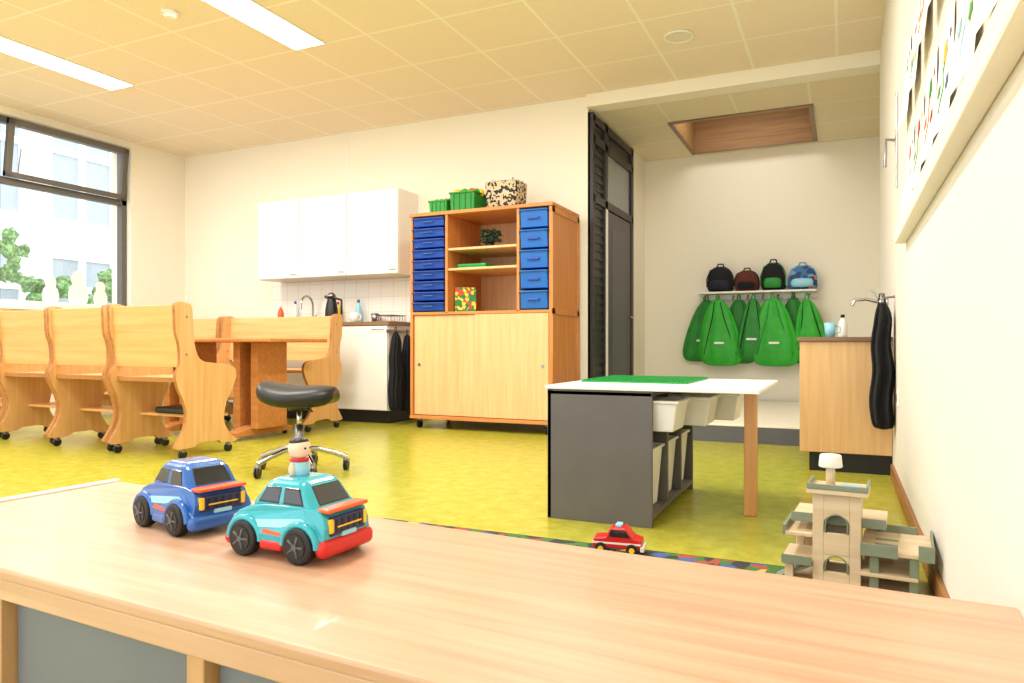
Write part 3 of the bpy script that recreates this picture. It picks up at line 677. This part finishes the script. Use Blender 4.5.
# ================================================================ right wall sink cabinet
g=grp('sink_cabinet')
sx0,sx1,sy0,sy1=-.225,XW-.002,4.45,5.4
box('carcass',sx0,sx1,sy0,sy1,.11,.74,'sinkwood',g,bevel=.003)
box('toe_kick',sx0+.05,sx1,sy0+.03,sy1-.02,0,.11,'black',g)
box('worktop',sx0-.012,sx1,sy0-.015,sy1,.74,.765,'brown',g,bevel=.003)
g=grp('wall_faucet')
tube('spout',[(XW,4.9,.98),(XW-.05,4.9,.98),(XW-.12,4.9,1.0),(XW-.18,4.9,.995),(XW-.2,4.9,.96)],.01,'chrome',g)
cyl('escutcheon',(XW,4.9,.98),(XW-.012,4.9,.98),.03,'chrome',g); cyl('valve_body',(XW-.012,4.9,.98),(XW-.06,4.9,.98),.02,'chrome',g)
tube('lever',[(XW-.05,4.9,1.0),(XW-.09,4.9,1.06)],.006,'chrome',g)
cup('drinking_cup',-.07,4.8,.766,.035,.09,'bluelight')
bottle('soap_dispenser',.0,5.1,.766,.03,.15,'whiteplastic','black')
hangcloth('black_jacket',(XW-.062,4.28),.035,.052,.1,.27,.95,'blackcloth','x',1,7)
g=grp('wall_hook'); tube('hook',[(XW,4.28,.975),(XW-.055,4.28,.97),(XW-.065,4.28,.995)],.006,'steel',g)
g=grp('wall_socket'); box('plate',XW-.01,XW,3.95,4.03,.42,.5,'whiteplastic',g,bevel=.003); cyl('socket_well',(XW-.011,3.99,.46),(XW-.008,3.99,.46),.022,'greydark',g)

# ================================================================ drawing board on right wall
g=grp('display_board')
box('board_panel',XW-.012,XW,.6,3.55,1.2,2.25,'board',g,bevel=.003)
box('ledge_rail',XW-.045,XW,.6,3.55,1.16,1.225,'wall',g,bevel=.006)
box('top_rail',XW-.02,XW,.6,3.55,2.25,2.29,'wall',g,bevel=.004)
def drawing(y0,y1,z0,z1,cols,tilt=0,curl=.02,pm='paper'):
    e=grp('child_drawing')
    def pt(s,t,lift=0):
        z=z1+(z0-z1)*t; off=.016+curl*t*t*(.4+.6*s)
        return (XW-off-lift,y0+(y1-y0)*s+tilt*(1-t),z)
    bm=bmesh.new(); n=10; A=[]
    for j in range(n+1): A.append([bm.verts.new(pt(s/6,j/n)) for s in range(7)])
    for j in range(n):
        for i in range(6): bm.faces.new((A[j][i],A[j][i+1],A[j+1][i+1],A[j+1][i]))
    fin('paper_sheet',bm,pm,e,smooth=True)
    rr=.0016
    tube('crayon_stem',[pt(.5+.05*math.sin(t*9),.35+.45*t,.001) for t in [i/8 for i in range(9)]],rr,cols[0],e,res=1)
    # filled crayon blossoms: thin discs lying on the sheet
    for cs,ct,r_,cc in ((.5,.27,.13,cols[1]),(.26,.6,.08,cols[2]),(.74,.55,.08,cols[0]),(.2,.2,.05,cols[2])):
        bm=bmesh.new(); vs=[bm.verts.new(pt(cs+r_*(1+.25*math.sin(5*a*.3927))*math.cos(a*.3927),ct+r_*.8*(1+.25*math.sin(5*a*.3927))*math.sin(a*.3927),.0012)) for a in range(16)]
        c0=bm.verts.new(pt(cs,ct,.0014))
        for q in range(16): bm.faces.new((vs[q],vs[(q+1)%16],c0))
        fin('crayon_blossom',bm,cc,e)
k=0
CC=[('green','red','yellow'),('bluelight','orangep','green'),('green','yellow','bluecar'),('orangep','green','red')]
for y0,y1,z0,z1 in ((1.28,1.52,1.25,1.56),(1.58,1.86,1.25,1.56),(1.92,2.2,1.24,1.52),(2.26,2.54,1.25,1.54),(2.60,2.88,1.24,1.52),(2.94,3.24,1.25,1.52),
                    (2.06,2.32,1.62,1.92),(2.4,2.66,1.62,1.92),(2.74,3.0,1.6,1.88),(3.08,3.34,1.6,1.9)):
    drawing(y0,y1,z0,z1,CC[k%4],random.uniform(-.02,.02),random.uniform(.02,.05),'paperpink' if k%3==1 else 'paper'); k+=1
g=grp('wall_bracket_arm')
tube('arm',[(XW,4.1,1.75),(XW-.05,4.1,1.76),(XW-.055,4.1,1.62)],.008,'steel',g); cyl('wall_plate',(XW,4.1,1.75),(XW-.01,4.1,1.75),.03,'steel',g)
tube('rod',[(XW-.02,3.8,1.45),(XW-.02,3.8,1.9)],.006,'chrome',g)

# ================================================================ toy garage
g=grp('toy_parking_garage',(.0,2.42,0),math.radians(-4))
def gb(n_,x0,x1,y0,y1,z0,z1,mt='garage',bv=.002): return box(n_,x0,x1,y0,y1,z0,z1,mt,g,bevel=bv)
gb('base_deck',-.15,.2,-.13,.16,0,.014,'garage')
def towerface(n_,y0,y1):
    x0,x1=-.075,.055
    gb(n_,x0,x0+.03,y0,y1,.014,.28); gb(n_,x1-.03,x1,y0,y1,.014,.28)
    for a,b_ in ((.014,.05),(.10,.165),(.222,.28)): gb(n_,x0+.03,x1-.03,y0,y1,a,b_)
    for z in (.1,.222):
        cx=-.01; r=.035
        for sg in (-1,1):
            pts=[(cx+sg*r,z)]+[(cx+sg*r*math.cos(math.pi/2*i/8),z-.032+.03*math.sin(math.pi/2*i/8)) for i in range(9)]+[(cx,z)]
            prism(n_+'_arch',pts,'y',y0,y1,'garage',g)
    for z0,z1 in ((.05,.1),(.165,.222)):
        r=.03
        tube('arch_trim',[(-.01-r,y0-.001,z0)]+[(-.01-r*math.cos(math.pi*i/10),y0-.001,z1-.032+.03*math.sin(math.pi*i/10)) for i in range(11)]+[(-.01+r,y0-.001,z0)],.0022,'sage',g)
towerface('tower_front',-.1,-.088); towerface('tower_back',.0,.012)
gb('tower_side',-.075,-.063,-.088,0,.014,.28); gb('tower_side',.043,.055,-.088,0,.014,.28)
gb('tower_roof',-.09,.075,-.118,.035,.28,.294)
for a in ((-.09,.075,-.12,-.113,.294,.31),(-.09,-.083,-.113,.035,.294,.31),(.068,.075,-.113,.035,.294,.31)): gb('tower_rail',*a,'sage')
cyl('beacon_stem',(-.03,-.05,.294),(-.03,-.05,.355),.013,'garage',g); cyl('beacon_cap',(-.03,-.05,.352),(-.03,-.05,.39),.034,'whiteplastic',g,r2=.03,bevel=.004)
gb('deck_upper',-.14,.12,-.06,.14,.185,.197); gb('deck_right',.055,.24,-.13,.12,.125,.137); gb('deck_left',-.16,-.075,-.12,.05,.07,.082); gb('deck_left_upper',-.16,-.075,-.1,.1,.145,.156); gb('deck_right_low',.055,.2,-.13,.12,.06,.07)
for a in ((.055,.15,-.136,-.13,.12,.155),(.2,.24,-.136,-.13,.12,.165),(.234,.24,-.13,.12,.12,.155),(-.16,-.075,-.126,-.12,.065,.092),(-.14,.12,-.066,-.06,.182,.21),(.06,.2,.114,.12,.12,.16),(-.16,-.15,-.1,.1,.145,.175)): gb('deck_rail',*a,'sage',.0015)
for x,y,z in ((.19,-.11,.125),(.19,.1,.125),(.09,-.11,.125),(-.14,-.1,.07),(-.13,.08,.145),(-.11,.12,.185),(.1,.12,.185)): box('pillar',x-.012,x+.012,y-.012,y+.012,.014,z,'sage' if x>0 else 'garage',g,bevel=.002)
prism('ramp',[(.06,.014),(.2,.014),(.2,.02),(.075,.125),(.06,.125)],'y',.03,.1,'garage',g)
prism('ramp_left',[(-.2,.0),(-.075,.07),(-.075,.06),(-.185,.0)],'y',-.1,-.03,'sage',g)
box('helipad_mark',-.0,.05,-.09,.0,.294,.2955,'bluelight',g)
box('toy_lift_cabin',-.03,.01,-.08,-.03,.1,.15,'bluelight',g,bevel=.003)
for a in ((.09,.15,-.12,-.1),(.09,.15,-.06,-.04),(.09,.15,0,.02)): gb('parking_mark',*a,.137,.1376,'sage',0)

g=grp('red_toy_truck',(-.70,2.39,.0105),math.radians(8),1.05)
prism('cab',[(-.08,.02),(.08,.02),(.08,.05),(.055,.055),(.03,.085),(-.02,.085),(-.035,.055),(-.075,.05)],'y',-.035,.035,'red',g,bevel=.005,seg=3)
prism('windows',[(.045,.057),(.027,.08),(-.016,.08),(-.027,.057)],'y',-.036,.036,'carglass',g)
box('light_bar',-.005,.015,-.02,.02,.085,.095,'bluelight',g,bevel=.002); box('bumper',.076,.088,-.036,.036,.014,.03,'whiteplastic',g,bevel=.002)
box('stripe',-.078,.078,-.0362,.0362,.034,.04,'whiteplastic',g)
for x in (-.05,.05):
    for s_ in (-1,1): cyl('wheel',(x,s_*.03,.019),(x,s_*.042,.019),.019,'tyre',g,bevel=.002); cyl('wheel_hub',(x,s_*.042,.019),(x,s_*.044,.019),.009,'yellow',g,seg=12)
g=grp('play_rug'); box('pile',-1.7,.1,1.4,2.46,.0,.009,'rug',g,bevel=.002); box('border',-1.72,.11,1.38,2.475,.0,.006,'blackcloth',g,bevel=.002)

# ================================================================ outside
box('exterior_ground',-30,XL-.35,-20,30,-.6,-.5,'extground')
g=grp('exterior_building')
bx=-15
box('facade',bx-.5,bx,-8,26,-.5,8,'ext',g)
for i in range(10):
    y=-4+i*2.7
    for z in (.4,3.3):
        box('facade_glass',bx,bx+.03,y,y+2.2,z,z+2.2,'extglass',g)
        for yy in (y,y+.73,y+1.47,y+2.2): box('facade_frame',bx,bx+.1,yy-.07,yy+.07,z,z+2.2,'ext',g)
        for zz in (z,z+1.5,z+2.2): box('facade_frame',bx,bx+.08,y+.001,y+2.199,zz-.07,zz+.07,'ext',g)
def bush(x,y,z,r,n=26):
    e=grp('garden_bush')
    for i in range(n):
        bm=bmesh.new(); bmesh.ops.create_icosphere(bm,subdivisions=2,radius=r*.2)
        c=Vector((x+random.uniform(-r,r)*.8,y+random.uniform(-r,r),z+random.uniform(-r,r)*.8))
        for v in bm.verts:
            v.co=v.co*(1+.8*noise.noise(v.co*14/r+c))+c
        fin('foliage',bm,'leaf',e)
    cyl('trunk',(x,y,-.5),(x,y,z),.05,'brown',e)
bush(-12.5,7.1,2.2,.5); bush(-13,8.6,1.3,.7,36); bush(-13,10.2,1.5,.75,36); bush(-12.5,11.3,1.2,.5)

# ================================================================ world + camera
w=bpy.data.worlds.new('sky'); S.world=w; w.use_nodes=True
bg=w.node_tree.nodes['Background']; bg.inputs['Color'].default_value=(.95,.97,1,1); bg.inputs['Strength'].default_value=2.6
cam=bpy.data.cameras.new('camera'); co=bpy.data.objects.new('camera',cam); COL.objects.link(co)
co.location=(0,0,.72); co.rotation_euler=(math.radians(90),0,math.radians(24.7)); cam.lens=719/1024*36; cam.sensor_width=36; cam.shift_y=.0034; cam.clip_start=.02
S.camera=co
S.view_settings.view_transform='Standard'; S.view_settings.exposure=.08
